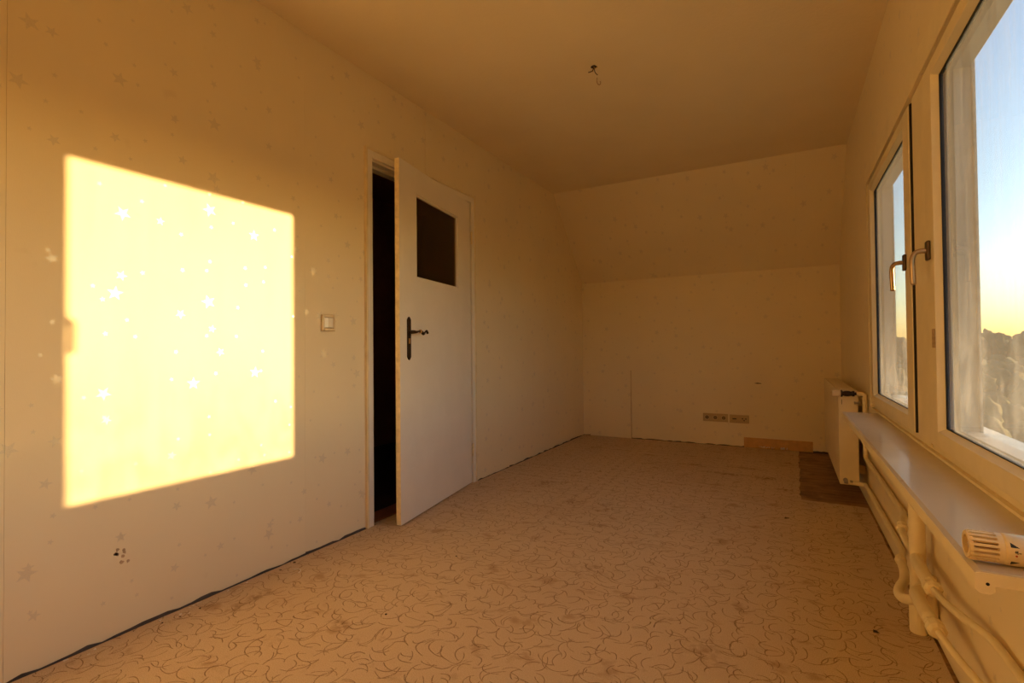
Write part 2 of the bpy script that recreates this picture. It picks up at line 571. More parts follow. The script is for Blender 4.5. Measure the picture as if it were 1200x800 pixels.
seams = [YN, -1.005, -0.475, 0.055, 0.585, 1.115, 1.645, 2.052]
for i, (a, b) in enumerate(zip(seams, seams[1:])):
    bm = bmesh.new()
    prism(bm, strip_poly_left(a + (0.0006 if i == 4 else 0.0001), b - 0.0001, 0.012), lambda p, q, t: (t, p, q), XL - 0.004, XL - (0.0002 if i % 2 else 0))
    link('wallpaper_strip', bm, M['paper_x'], wl)
for a, b in ((2.052, 2.576), (2.576, 3.128)):
    bm = bmesh.new()
    prism(bm, [(a + .0006, 2.10), (b - .0006, 2.10), (b - .0006, HC), (a + .0006, HC)], lambda p, q, t: (t, p, q), XL - 0.004, XL + (0.001 if a > 2.1 else 0))
    link('wallpaper_strip', bm, M['paper_x'], wl)
seams = [3.128, 3.66, 4.19, 4.72, 5.25, YB]
for i, (a, b) in enumerate(zip(seams, seams[1:])):
    bm = bmesh.new()
    prism(bm, strip_poly_left(a + 0.0001, b - 0.0001, 0.011), lambda p, q, t: (t, p, q), XL - 0.004, XL - (0.0002 if i % 2 else 0))
    link('wallpaper_strip', bm, M['paper_x'], wl)
seams = [XL, -1.51, -0.98, -0.45, 0.08, XR]
for i, (a, b) in enumerate(zip(seams, seams[1:])):
    bm = bmesh.new()
    zb = 0.012 if i < 3 else 0.016
    pts = rag(a + 0.0001, b - 0.0001, zb, 0.005, 14) + [(b - 0.0001, ZK + .002), (a + 0.0001, ZK + .002)]
    prism(bm, pts, lambda p, q, t: (p, t, q), YB + 0.004, YB)
    link('wallpaper_strip', bm, M['paper_y'], wb)
    bm = bmesh.new()
    prism(bm, [(a + .0001, 0), (b - .0001, 0), (b - .0001, 1), (a + .0001, 1)], slope_pt, 0.004, 0.0)
    link('wallpaper_strip', bm, M['paper_y'], ws)

# end-wall pieces
ap = link('access_panel', boxes((-1.96, -1.497, YB - 0.007, YB, 0.004, 0.737)), M['paper_y'], bevel=0.0015)
tag(ap, 'low papered access panel in the left corner of the end wall', 'panel')
link('gap_line', boxes((-1.497, -1.492, YB - 0.006, YB, 0.004, 0.74)), M['torn'], ap)
bo = struct('baseboard_back', boxes((-0.388, 0.19, YB - 0.005, YB, 0.004, 0.102)), M['hardboard'], 'orange strip of bare board at the foot of the end wall')
bo['category'] = 'baseboard'
bm = bmesh.new()
for i in range(22):
    x = random.uniform(-0.25, 0.02)
    s = random.uniform(0.006, 0.02)
    vs = [bm.verts.new((x + random.uniform(-s, s), YB - 0.007 - random.uniform(0, .02), 0.01 + random.uniform(0, 0.028))) for _ in range(4)]
    bmesh.ops.convex_hull(bm, input=vs)
tp = link('torn_paper', bm, M['chip'])
tag(tp, 'shreds of torn pale wallpaper along the foot of the orange board', 'paper scraps', kind='stuff')
# crack in the end wall paper
bm = bmesh.new()
prism(bm, [(-0.292, 0.629), (-0.262, 0.635), (-0.232, 0.631), (-0.225, 0.626), (-0.262, 0.624)], lambda p, q, t: (p, t, q), YB - 0.0015, YB + 0.001)
tag(link('wallpaper_tear', bm, M['crumb']), 'small dark horizontal tear in the end wall paper above the sockets', 'tear')
# torn spot on left wall
bm = bmesh.new()
for i in range(9):
    y, z = 0.877 + random.gauss(0, 0.010), 0.278 + random.gauss(0, 0.014)
    pts = [(y + random.uniform(.003, .008) * math.cos(a), z + random.uniform(.003, .010) * math.sin(a)) for a in [k * PI / 3 for k in range(6)]]
    prism(bm, pts, lambda p, q, t: (t, p, q), XL - 0.001, XL + 0.0012)
tag(link('wallpaper_damage', bm, M['torn']), 'small scraped brown spot low on the sunlit left wall', 'damage')

# ------------------------------------------------------------ carpet
bm = bmesh.new()
outline = []
x = XL + 0.012
def jl(a, b, n, amp):
    A, B = Vector(a), Vector(b)
    d = (B - A)
    nn = Vector((-d.y, d.x)).normalized()
    return [tuple(A + d * (i / n) + nn * random.uniform(-amp, amp)) for i in range(n)]
outline += jl((x, YN), (XR - 0.012, YN), 4, 0)
outline += jl((XR - 0.012, YN), (XR - 0.014, 3.685), 60, 0.002)
outline += jl((XR - 0.014, 3.685), (0.055, 3.70), 14, 0.004)
outline += jl((0.055, 3.70), (0.075, YB - 0.012), 26, 0.007)
outline += jl((0.075, YB - 0.012), (x, YB - 0.012), 40, 0.004)
outline += jl((x, YB - 0.012), (x, 3.07), 40, 0.003)
outline += [(XL - 0.02, 3.07), (XL - 0.02, 2.12)]
outline += jl((x, 2.12), (x, YN), 60, 0.003)
prism(bm, outline, lambda p, q, t: (p, q, t), 0.0, 0.007)
cp = link('carpet', bm, M['carpet'])
tag(cp, 'worn beige fitted carpet with curling brown pattern, cut away near the radiator', 'carpet')

# ------------------------------------------------------------ door frame, hall, door leaf
tr = empty('trim_1', (0, 0, 0), 'cream painted door frame set in the left wall', 'trim', kind='structure')
yo0, yo1, zt = 2.040, 3.142, 2.112
yi0, yi1, zi = 2.090, 3.098, 2.062
P1 = XL + 0.012
link('architrave', boxes((XL - 0.004, P1, yo0, yi0, 0.004, zt)), M['lacquer'], tr, bevel=0.003)
link('architrave', boxes((XL - 0.004, P1, yi1, yo1, 0.004, zt)), M['lacquer'], tr, bevel=0.003)
link('architrave', boxes((XL - 0.004, P1, yi0, yi1, zi, zt)), M['lacquer'], tr, bevel=0.003)
link('architrave_bead', boxes((XL - 0.003, P1 + 0.006, yo0 - 0.004, yo0 + 0.010, 0.004, zt + 0.004), (XL - 0.003, P1 + 0.006, yo1 - 0.010, yo1 + 0.004, 0.004, zt + 0.004), (XL - 0.003, P1 + 0.006, yo0 + .010, yo1 - .010, zt - 0.010, zt + 0.004)), simple('yellowed_trim_paint', (0.78, 0.68, 0.45), 0.4), tr, bevel=0.003)
link('jamb', boxes((XL - 0.135, XL - 0.004, yi0 - 0.006, yi0 + 0.012, 0.004, zi + .006)), M['lacquer'], tr)
link('jamb', boxes((XL - 0.135, XL - 0.004, yi1 - 0.012, yi1 + 0.006, 0.004, zi + .006)), M['lacquer'], tr)
link('head_jamb', boxes((XL - 0.135, XL - 0.004, yi0 + .012, yi1 - .012, zi - 0.012, zi + 0.006)), M['lacquer'], tr)
link('door_stop', boxes((XL - 0.095, XL - 0.050, yi0 + 0.012, yi0 + 0.028, 0.004, zi - 0.012), (XL - 0.095, XL - 0.050, yi1 - 0.028, yi1 - 0.012, 0.004, zi - 0.012), (XL - 0.095, XL - 0.050, yi0 + .028, yi1 - .028, zi - 0.028, zi - .012)), M['lacquer'], tr, bevel=0.002)
link('strike_plate', boxes((XL - 0.046, XL - 0.010, yi0 + 0.012, yi0 + 0.0135, 0.96, 1.16)), M['iron'], tr)
# hinge side knuckles
for z in (0.25, 1.80):
    bm = bmesh.new()
    lathe(bm, (P1 + 0.004, 3.088, z - 0.045), (0, 0, 1), [(0, 0.006), (0.044, 0.007), (0.046, 0.006), (0.09, 0.007)], 12)
    link('hinge', bm, M['edge'], tr, smooth=True)
link('threshold', boxes((XL - 0.15, XL - 0.025, 2.105, 3.083, 0.0, 0.012)), simple('red_brown_threshold', (0.30, 0.12, 0.05), 0.5), tr, bevel=0.003)
# dark hall beyond
HX0, HX1 = -3.7, XL - 0.13
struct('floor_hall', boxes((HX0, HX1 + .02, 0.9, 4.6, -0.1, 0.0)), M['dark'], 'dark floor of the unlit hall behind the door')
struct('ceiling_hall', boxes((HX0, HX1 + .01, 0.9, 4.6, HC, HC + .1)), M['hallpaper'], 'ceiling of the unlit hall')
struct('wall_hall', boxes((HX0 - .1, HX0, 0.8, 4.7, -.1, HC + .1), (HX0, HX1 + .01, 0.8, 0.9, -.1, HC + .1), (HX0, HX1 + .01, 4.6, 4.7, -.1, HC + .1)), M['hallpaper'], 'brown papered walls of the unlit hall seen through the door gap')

# leaf in local space: +X from hinge along the leaf, Y thickness (room side is -Y after turning), Z up
hinge = Vector((-2.026, 3.062, 0.0))
near = Vector((-1.878, 2.138, 0.0))
dv = (near - hinge)
Lf = dv.length
door = empty('door_1', hinge, 'cream door standing ajar on the left wall, small square window in its upper part', 'door', kind='structure')
door.rotation_euler = (0, 0, math.atan2(dv.y, dv.x))
TH = 0.030      # local +Y is towards the room (x+)
z0, z1 = 0.016, 2.052
wx0, wx1, wz0, wz1 = Lf - 0.745, Lf - 0.185, 1.402, 1.902
bm = boxes((0, wx0, -TH, 0, z0, z1), (wx1, Lf, -TH, 0, z0, z1), (wx0, wx1, -TH, 0, z0, wz0), (wx0, wx1, -TH, 0, wz1, z1))
bmesh.ops.remove_doubles(bm, verts=bm.verts, dist=1e-5)
link('leaf', bm, M['lacquer'], door)
link('edge_band', boxes((Lf, Lf + 0.003, -TH + 0.002, -0.001, z0 + .002, z1 - .002)), M['edge'], door, bevel=0.001)
bm = bmesh.new()
bw = 0.012
for a in ((wx0, wx0 + bw, -0.026, -0.006, wz0, wz1), (wx1 - bw, wx1, -0.026, -0.006, wz0, wz1), (wx0 + bw, wx1 - bw, -0.026, -0.006, wz0, wz0 + bw), (wx0 + bw, wx1 - bw, -0.026, -0.006, wz1 - bw, wz1)):
    box(bm, *a)
link('glazing_bead', bm, M['lacquer'], door, bevel=0.002)
link('glass_pane', boxes((wx0 + .004, wx1 - .004, -0.018, -0.014, wz0 + .004, wz1 - .004)), M['pane'], door)
# handle plates and levers on both faces
for side, ys in ((1, 0.0), (-1, -TH)):
    cx = Lf - 0.088
    zc = 1.047
    bm = bmesh.new()
    w, h = 0.0185, 0.124
    out = [(-w, -h + .018), (-w * .5, -h + .006), (0, -h), (w * .5, -h + .006), (w, -h + .018), (w, h - .018), (w * .5, h - .006), (0, h), (-w * .5, h - .006), (-w, h - .018)]
    prism(bm, out, lambda p, q, t: (cx + p, t, zc + q), ys, ys + side * 0.006)
    pl = link('handle_plate', bm, M['iron'], door, bevel=0.001)
    bm = bmesh.new()
    prism(bm, [(-.008, -.03), (.008, -.03), (.008, .0), (-.008, .0)], lambda p, q, t: (cx + p, t, zc + q), ys + side * 0.006, ys + side * 0.0075)
    link('brass_inlay', bm, M['brass'], pl)
    zl = zc + 0.036
    bm = bmesh.new()
    pts = smooth_path([(cx, ys, zl), (cx, ys + side * 0.030, zl), (cx - 0.006, ys + side * 0.048, zl), (cx - 0.030, ys + side * 0.052, zl + 0.004), (cx - 0.055, ys + side * 0.052, zl + 0.003),
                       (cx - 0.078, ys + side * 0.052, zl - 0.010), (cx - 0.098, ys + side * 0.052, zl + 0.002), (cx - 0.115, ys + side * 0.052, zl + 0.010), (cx - 0.130, ys + side * 0.050, zl - 0.004)], 5)
    rr = [0.0085 + 0.002 * math.sin(i * 0.35) - 0.003 * i / len(pts) for i in range(len(pts))]
    tube(bm, pts, rr, 12)
    lv = link('door_lever', bm, M['iron'], door, smooth=True)
    bm = bmesh.new()
    lathe(bm, (cx - 0.036, ys + side * 0.052, zl + 0.004), (-1, 0, 0.0), [(0, .008), (.004, .0115), (.010, .0115), (.014, .008)], 14)
    link('collar', bm, M['brass'], lv, smooth=True)

# ------------------------------------------------------------ windows
FX = XR + 0.011                 # fixed frame inner face
SX = XR - 0.002                 # sash inner face
GX = 0.446                      # glass plane
def ring(name, mat, parent, x0, x1, oy0, oy1, oz0, oz1, iy0, iy1, iz0, iz1, bev=0.003):
    bm = boxes((x0, x1, oy0, iy0, oz0, oz1), (x0, x1, iy1, oy1, oz0, oz1), (x0, x1, iy0, iy1, oz0, iz0), (x0, x1, iy0, iy1, iz1, oz1))
    return link(name, bm, mat, parent, bevel=bev)
def chamfer_ring(name, mat, parent, xa, xb, y0, y1, za, zb, d):
    """sloping glazing bead: outer rectangle at xa, inner (by d) at xb"""
    bm = bmesh.new()
    A = [(xa, y0, za), (xa, y1, za), (xa, y1, zb), (xa, y0, zb)]
    B = [(xb, y0 + d, za + d), (xb, y1 - d, za + d), (xb, y1 - d, zb - d), (xb, y0 + d, zb - d)]
    C_ = [(xb, p[1], p[2]) for p in A]
    va, vb, vc = [[bm.verts.new(p) for p in q] for q in (A, B, C_)]
    for i in range(4):
        j = (i + 1) % 4
        bm.faces.new((va[i], va[j], vb[j], vb[i]))
        bm.faces.new((vb[i], vb[j], vc[j], vc[i]))
        bm.faces.new((vc[i], vc[j], va[j], va[i]))
    return link(name, bm, mat, parent)

def window(idx, label, fy0, fy1, sy0, sy1, gy0, gy1, hy, hz):
    w = empty('window_%d' % idx, (0, 0, 0), label, 'window', kind='structure')
    sz0, sz1 = 0.648, 1.908
    gz0, gz1 = 0.712, 1.852
    ring('fixed_frame', M['frame'], w, FX, FX + 0.045, fy0, fy1, WZ0 + .012, WZ1, sy0 + 0.012, sy1 - 0.012, sz0 + 0.012, sz1 - 0.012)
    ring('outer_frame', M['outframe'], w, FX + 0.045, XO + 0.0, fy0, fy1, WZ0 + .012, WZ1, gy0 - 0.012, gy1 + 0.012, gz0 - 0.004, gz1 + 0.012, 0.001)
    link('gap_shade', boxes((SX + 0.004, FX + .004, sy0 - 0.008, sy0 - 0.0005, sz0, sz1), (SX + .009, FX + .004, sy1, sy1 + .006, sz0, sz1),
                       (SX + .009, FX + .004, sy0, sy1, sz1, sz1 + .006)), M['rubber_and_shade'], w)  # black strips stand in for the shadow between sash and frame
    s = ring('sash', M['frame'], w, SX, GX + 0.018, sy0, sy1, sz0, sz1, gy0 - 0.010, gy1 + 0.010, gz0 - 0.010, gz1 + 0.010, 0.004)
    chamfer_ring('glazing_bead', M['frame'], s, SX + 0.004, GX - 0.006, gy0 - 0.010, gy1 + 0.010, gz0 - 0.010, gz1 + 0.010, 0.010)
    ring('gasket', M['rubber_and_shade'], s, GX - 0.006, GX + 0.010, gy0 - 0.009, gy1 + 0.009, gz0 - 0.009, gz1 + 0.009, gy0 + 0.0015, gy1 - 0.0035, gz0 + 0.003, gz1 - 0.003, 0)
    link('glass_pane', boxes((GX - 0.001, GX + 0.001, gy0 - .006, gy1 + .006, gz0 - .006, gz1 + .006)), M['glass'], s)
    # tilt handle
    bm = bmesh.new()
    prism(bm, [(-0.016, -0.032), (0.016, -0.032), (0.016, 0.032), (-0.016, 0.032)], lambda p, q, t: (t, hy + p, hz + q), SX, SX - 0.011)
    pl = link('handle_plate', bm, M['darkalloy'], s, bevel=0.004)
    bm = bmesh.new()
    pts = smooth_path([(SX - 0.008, hy, hz), (SX - 0.024, hy, hz), (SX - 0.038, hy, hz - 0.004), (SX - 0.046, hy, hz - 0.020), (SX - 0.047, hy, hz - 0.045), (SX - 0.046, hy, hz - 0.080), (SX - 0.045, hy, hz - 0.112)], 6)
    tube(bm, pts, [0.0085] * 8 + [0.0078] * (len(pts) - 9) + [0.005], 14)
    h = link('window_lever', bm, M['alloy'], s, smooth=True)
    return w, s, h

w1, s1, h1 = window(1, 'smaller far window sash on the right wall, above the far end of the sill', 2.318, WY1 - 0.002, 2.43, 3.565, 2.55, 3.462, 2.517, 1.312)
w2, s2, h2 = window(2, 'large near window on the right wall above the near part of the sill', 0.602, 2.314, 0.66, 2.19, 0.75, 2.075, 2.135, 1.296)
window(3, 'added unseen third window on the right wall, lets in more sun for bounce light', WY0 + 0.002, 0.598, -0.57, 0.55, -0.48, 0.46, 0.505, 1.30)  # added out of view so more sunlight bounces into the room
link('mullion_cover', boxes((FX - 0.005, FX, 2.215, 2.405, WZ0 + .02, WZ1 - .004)), M['frame'], w2, bevel=0.002)
bm = boxes((SX - 0.0012, SX, 2.086, 2.126, 0.972, 1.034))
tag(link('sticker_residue', bm, simple('brown_tape_residue', (0.42, 0.30, 0.17), 0.7, var=0.35, scale=90)), 'old brown strip of tape residue on the near window frame below its handle', 'tape')
# painted trim around the window
tw = empty('trim_2', (0, 0, 0), 'flat painted trim around the window opening', 'trim', kind='structure')
link('trim_board', boxes((XR - 0.007, XR + .001, WY0 - 0.05, WY1 + 0.0, WZ1 + 0.0, 2.02)), M['frame'], tw, bevel=0.004)
link('trim_board', boxes((XR - 0.004, XR + .001, WY1, WY1 + 0.028, 0.625, 2.02)), M['frame'], tw, bevel=0.003)
link('trim_board', boxes((XR - 0.004, XR + .001, WY0 - .05, WY0, 0.625, WZ1)), M['frame'], tw, bevel=0.003)
# outside reveals and ledge (weathered render), seen through the glass
bm = bmesh.new()
box(bm, XO, XO + 0.006, 2.07, 2.56, 0.70, 1.93)
box(bm, XO, XO + 0.006, 3.46, 3.9, 0.55, 2.2)
box(bm, XO, XO + 0.006, -0.9, 3.9, 1.90, 2.2)
link_o = struct('trim_3', bm, M['render_out'], 'weathered outer window surround seen through the glass')
lg = struct('trim_4', boxes((FX + 0.046, XO + 0.05, WY0, 3.47, 0.690, 0.706)), simple('outer_sill_tin', (0.60, 0.58, 0.52), 0.35, 0.2, var=0.2), 'pale metal ledge outside below the windows')

# ------------------------------------------------------------ window sill
bm = bmesh.new()
prof = [(0.262, 0.610), (0.262, 0.583), (0.268, 0.578), (0.280, 0.578), (0.286, 0.583), (0.286, 0.592), (XR + 0.004, 0.592), (XR + 0.004, 0.614), (0.270, 0.614)]
prism(bm, prof, lambda p, q, t: (p, t, q), 1.085, 3.36)
sill = link('window_sill', bm, M['sill'], bevel=0.0015)
tag(sill, 'long pale smooth window sill running under both windows', 'window sill')
bm = bmesh.new()
prism(bm, [(0.2616, 0.609), (0.2616, 0.5828), (0.268, 0.5776), (0.280, 0.5776), (0.2865, 0.583), (0.2865, 0.5915), (XR, 0.5915), (XR, 0.6115), (0.268, 0.6115)], lambda p, q, t: (p, t, q), 1.0835, 1.0852)
link('end_cap', bm, M['frame'], sill)
bm = bmesh.new()
box(bm, 0.2612, 0.2622, 1.085, 3.36, 0.5835, 0.6092)
link('front_edge', bm, M['frame'], sill)
bm = bmesh.new()
lathe(bm, (0.277, 1.0832, 0.594), (0, 1, 0), [(0, .0026), (.001, .0026)], 12)
link('screw_hole', bm, M['black'], sill)

# ------------------------------------------------------------ radiator
ry0, ry1 = 3.72, 5.10
rad = empty('radiator', (0.32, ry0, 0.12), 'flat cream panel radiator on the right wall in the far corner beside the sill', 'radiator')
def rl(name, bm, mat, parent=None, **k):
    o = link(name, bm, mat, parent or rad, **k)
    if parent is None:
        o.matrix_parent_inverse = Matrix.Translation((-0.32, -ry0, -0.12))
    return o
rl('front_panel', boxes((0.270, 0.280, ry0 + .004, ry1 - .004, 0.128, 0.700)), M['radiator'], bevel=0.003)
rl('back_panel', boxes((0.358, 0.366, ry0 + .01, ry1 - .01, 0.135, 0.695)), M['radiator'], bevel=0.003)
rl('side_cover', boxes((0.2715, 0.372, ry0, ry0 + 0.0035, 0.126, 0.702)), M['radiator'], bevel=0.0015)
rl('side_cover', boxes((0.2715, 0.372, ry1 - .0035, ry1, 0.126, 0.702)), M['radiator'], bevel=0.0015)
bm = boxes((0.272, 0.372, ry0 + 0.0036, ry0 + .010, 0.699, 0.705), (0.272, 0.372, ry1 - .010, ry1 - .0036, 0.699, 0.705), (0.272, 0.280, ry0 + .010, ry1 - .010, 0.699, 0.705), (0.362, 0.372, ry0 + .010, ry1 - .010, 0.699, 0.705))
for i in range(60):
    y = ry0 + 0.02 + i * (ry1 - ry0 - 0.04) / 59
    box(bm, 0.280, 0.362, y, y + 0.009, 0.700, 0.704)
rl('top_grille', bm, M['radiator'])
bm = bmesh.new()
for i in range(36):
    y = ry0 + 0.03 + i * (ry1 - ry0 - 0.06) / 35
    box(bm, 0.281, 0.357, y, y + 0.002, 0.15, 0.69)
rl('convector_fin', bm, M['radiator'])['kind'] = 'stuff'
rl('side_slot', boxes((0.2865, 0.2895, ry0 - 0.001, ry0 + .001, 0.620, 0.650)), M['black'])
for y in (ry0 + .15, ry1 - .15):
    for za in (0.17, 0.60):
        rl('wall_bracket', boxes((0.366, XR - .0005, y, y + .03, za, za + .05)), M['radiator'])
bm = bmesh.new()
lathe(bm, (0.30, ry0 - .012, 0.155), (0, 1, 0), [(0, .010), (.004, .012), (.012, .012)], 14)
rl('drain_plug', bm, M['steel'], smooth=True)

# radiator thermostat (belongs to the radiator's valve)
def thermo_head(bm, o, ax, r, L, nr):
    """ribbed head, axis from the free end towards the valve"""
    o = Vector(o); ax = Vector(ax).normalized()
    ref = Vector((0, 0, 1))
    nx = ax.cross(ref).normalized(); ny = ax.cross(nx)
    for k in range(nr):
        a = 2 * PI * k / nr
        c, s = math.cos(a), math.sin(a)
        rd = nx * c + ny * s
        tg = -nx * s + ny * c
        hw = PI * r / nr * 0.50
        pts = []
        for d, rr in ((0.0, r * 0.80), (0.0, r * 0.95), (0.003, r), (L, r * 0.985), (L, r * 0.72), (0.004, r * 0.72)):
            pts.append((d, rr))
        v0 = [bm.verts.new(o + ax * d + rd * rr - tg * hw) for d, rr in pts]
        v1 = [bm.verts.new(o + ax * d + rd * rr + tg * hw) for d, rr in pts]
        bm.faces.new(v0); bm.faces.new(list(reversed(v1)))
        for i in range(len(pts)):
            j = (i + 1) % len(pts)
            bm.faces.new((v0[i], v1[i], v1[j], v0[j]))
def ringmesh(bm, o, ax, ro, ri, L, n=32):
    o = Vector(o); ax = Vector(ax).normalized()
    nx = ax.cross(Vector((0, 0, 1))).normalized(); ny = ax.cross(nx)
    R_ = []
    for d, r_ in ((0, ro), (L, ro), (L, ri), (0, ri)):
        R_.append([bm.verts.new(o + ax * d + nx * (r_ * math.cos(2 * PI * k / n)) + ny * (r_ * math.sin(2 * PI * k / n))) for k in range(n)])
    for i in range(4):
        a, b = R_[i], R_[(i + 1) % 4]
        for k in range(n):
            bm.faces.new((a[k], a[(k + 1) % n], b[(k + 1) % n], b[k]))

zv, yv = 0.690, 3.685
bm = bmesh.new()
thermo_head(bm, (0.236, yv, zv), (1, 0, 0), 0.020, 0.038, 14)
lathe(bm, (0.240, yv, zv), (1, 0, 0), [(0, .015), (.045, .0155)], 18)
tv = rl('thermostat_head', bm, M['plastic'])
bm = bmesh.new()
lathe(bm, (0.281, yv, zv), (1, 0, 0), [(0, .021), (.008, .021), (.009, .014), (.014, .013), (.02, .016), (.04, .017), (.052, .014), (.058, .014), (.0585, .017), (.07, .017), (.071, .009), (.08, .009)], 20)
rl('valve_body', bm, M['iron'], smooth=False)
bm = bmesh.new()
tube(bm, [(0.33, yv, zv), (0.33, ry0 + .002, zv)], 0.011, 14)
rl('valve_tail', bm, M['steel'], smooth=True)
bm = bmesh.new()
lathe(bm, (0.352, ry0 - .006, 0.632), (1, 0, 0), [(0, .007), (.006, .009), (.006, .006), (.020, .006), (.020, .009), (.030, .009)], 14)
rl('pipe_clip', bm, M['steel'], smooth=False)

# ------------------------------------------------------------ heating pipes
plumb = empty('heating_pipes', (0, 0, 0), 'cream painted heating pipes with two risers and a loop, under the window sill', 'pipes')
def pipe_thing(name, pts, r, sub=7, mat='pipe'):
    bm = bmesh.new()
    tube(bm, smooth_path(pts, sub) if sub else pts, r, 16)
    return link(name, bm, M[mat], plumb, smooth=True)
def fit(parent, c, ax, r, L=0.045, name='fitting'):
    bm = bmesh.new()
    ax = Vector(ax).normalized()
    lathe(bm, Vector(c) - ax * L / 2, ax, [(0, r * .95), (0.003, r * 1.22), (L * .28, r * 1.25), (L * .33, r * 1.02), (L * .5, r * 1.0), (L * .55, r * 1.42), (L * .85, r * 1.38), (L * .9, r * 1.1), (L, r * .9)], 8 if name == 'fitting' else 16)
    o = link(name, bm, M['pipe'], parent, smooth=False, bevel=0.001)
    return o

XP = 0.392
# vertical risers from the floor
rA = pipe_thing('riser_pipe', [(0.376, 2.17, 0.0072), (0.376, 2.17, 0.592)], 0.0235, 0)
bm = bmesh.new()
lathe(bm, (0.376, 2.17, 0.0072), (0, 0, 1), [(0, .0245), (.004, .026), (.10, .026), (.104, .0242)], 20)
link('pipe_sleeve', bm, M['pipe'], rA, smooth=False)
rB = pipe_thing('riser_pipe', [(0.420, 2.125, 0.055), (0.405, 2.12, 0.060), (0.399, 2.115, 0.085), (0.397, 2.11, 0.15), (0.395, 2.105, 0.225)], 0.019, 4)

# upper line: radiator valve -> down -> along the wall -> tee on riser A
up = pipe_thing('supply_pipe', [(0.362, yv, zv), (0.385, yv, zv), (0.398, yv, zv - .006), (0.402, yv, zv - .022), (0.402, yv, 0.50), (0.402, yv, 0.34), (0.402, yv - .012, 0.312), (0.402, yv - .045, 0.302),
                 (0.402, 3.4, 0.301), (0.402, 2.75, 0.298), (0.402, 2.56, 0.296), (0.388, 2.50, 0.286), (0.376, 2.44, 0.272), (0.372, 2.38, 0.262), (0.372, 2.30, 0.258), (0.374, 2.18, 0.256)], 0.0125, 5)
fit(up, (0.378, 2.452, 0.276), (-.1, -.9, -.2), 0.0145, 0.05)
upn = pipe_thing('branch_pipe', [(0.376, 2.17, 0.262), (0.366, 2.12, 0.264), (0.362, 2.02, 0.266), (0.362, 1.93, 0.266)], 0.0185, 4)
fit(upn, (0.362, 1.905, 0.267), (0, -1, 0.02), 0.0175, 0.055)
up2 = pipe_thing('supply_pipe', [(0.362, 1.895, 0.267), (0.364, 1.80, 0.276), (0.372, 1.70, 0.289), (0.385, 1.62, 0.298), (0.400, 1.55, 0.302), (0.406, 1.45, 0.301), (0.406, 1.2, 0.300), (0.406, 0.5, 0.300)], 0.0095, 6)
# lower line with the loop around riser A
lo = pipe_thing('return_pipe', [(0.312, ry0 - .008, 0.142), (0.36, ry0 - .008, 0.140), (0.392, ry0 - .016, 0.138), (0.402, ry0 - .05, 0.136), (0.402, 3.3, 0.135), (0.402, 2.75, 0.133), (0.400, 2.60, 0.134), (0.386, 2.52, 0.136), (0.374, 2.46, 0.140), (0.370, 2.40, 0.145)], 0.0125, 5)
fit(lo, (0.376, 2.475, 0.139), (-.1, -.9, 0.05), 0.0145, 0.05)
bm = bmesh.new()
lathe(bm, (0.292, ry0 - .008, 0.145), (1, 0, 0), [(0, .008), (.003, .012), (.02, .012), (.022, .008), (.03, .008), (.031, .012), (.045, .012)], 6)
link('lock_valve', bm, M['steel'], lo)
loop = pipe_thing('pipe_loop', [(0.370, 2.41, 0.144), (0.366, 2.34, 0.140), (0.354, 2.27, 0.136), (0.334, 2.215, 0.132), (0.322, 2.165, 0.130), (0.325, 2.11, 0.136), (0.340, 2.075, 0.150), (0.362, 2.06, 0.168)], 0.0155, 6)
lon = pipe_thing('branch_pipe', [(0.372, 2.09, 0.180), (0.350, 2.045, 0.186), (0.346, 1.95, 0.190), (0.348, 1.84, 0.193)], 0.0195, 4)
fit(lon, (0.349, 1.805, 0.193), (.02, -1, -.02), 0.0175, 0.055)
lo2 = pipe_thing('return_pipe', [(0.350, 1.79, 0.192), (0.362, 1.72, 0.184), (0.378, 1.66, 0.172), (0.396, 1.60, 0.162), (0.406, 1.52, 0.161), (0.406, 1.2, 0.160), (0.406, 0.5, 0.160)], 0.0095, 6)
# torn wallpaper bit beside the riser
bm = bmesh.new()
prism(bm, [(2.03, 0.40), (2.08, 0.405), (2.085, 0.385), (2.05, 0.375)], lambda p, q, t: (t, p, q), XR, XR - 0.002)
tag(link('wallpaper_tear', bm, M['crumb']), 'dark torn spot in the paper beside the thick riser pipe under the sill', 'tear')

# ------------------------------------------------------------ loose thermostat head on the sill
th = empty('thermostat_head', (0.300, 1.132, 0.640), 'yellowed ribbed radiator thermostat knob lying on the near end of the sill', 'thermostat')
yt_, zt_ = 0.0, 0.0
bm = bmesh.new()
R0 = 0.0245
thermo_head(bm, (-0.036, 0, 0), (1, 0, 0), R0, 0.040, 18)
ringmesh(bm, (-0.038, 0, 0), (1, 0, 0), R0 * 0.90, R0 * 0.62, 0.006)
ringmesh(bm, (-0.001, 0, 0), (1, 0, 0), R0 * 1.0, R0 * 0.6, 0.008)
link('ribbed_grip', bm, M['tap_plastic'], th)
bm = bmesh.new()
lathe(bm, (-0.026, 0, 0), (1, 0, 0), [(0, R0 * .60), (0.030, R0 * .66)], 24)
link('inner_core', bm, simple('amber_core', (0.35, 0.20, 0.08), 0.5), th, smooth=False)
bm = bmesh.new()
lathe(bm, (0.007, 0, 0), (1, 0, 0), [(0, R0 * .99), (0.004, R0 * 1.03), (0.034, R0 * 1.03), (0.036, R0 * .95), (.050, R0 * .9), (.052, R0 * .6), (.065, R0 * .6)], 36)
dial = link('scale_ring', bm, M['tap_plastic'], th, smooth=False)
dial.data.polygons.foreach_set('use_smooth', [len(f.vertices) == 4 for f in dial.data.polygons])
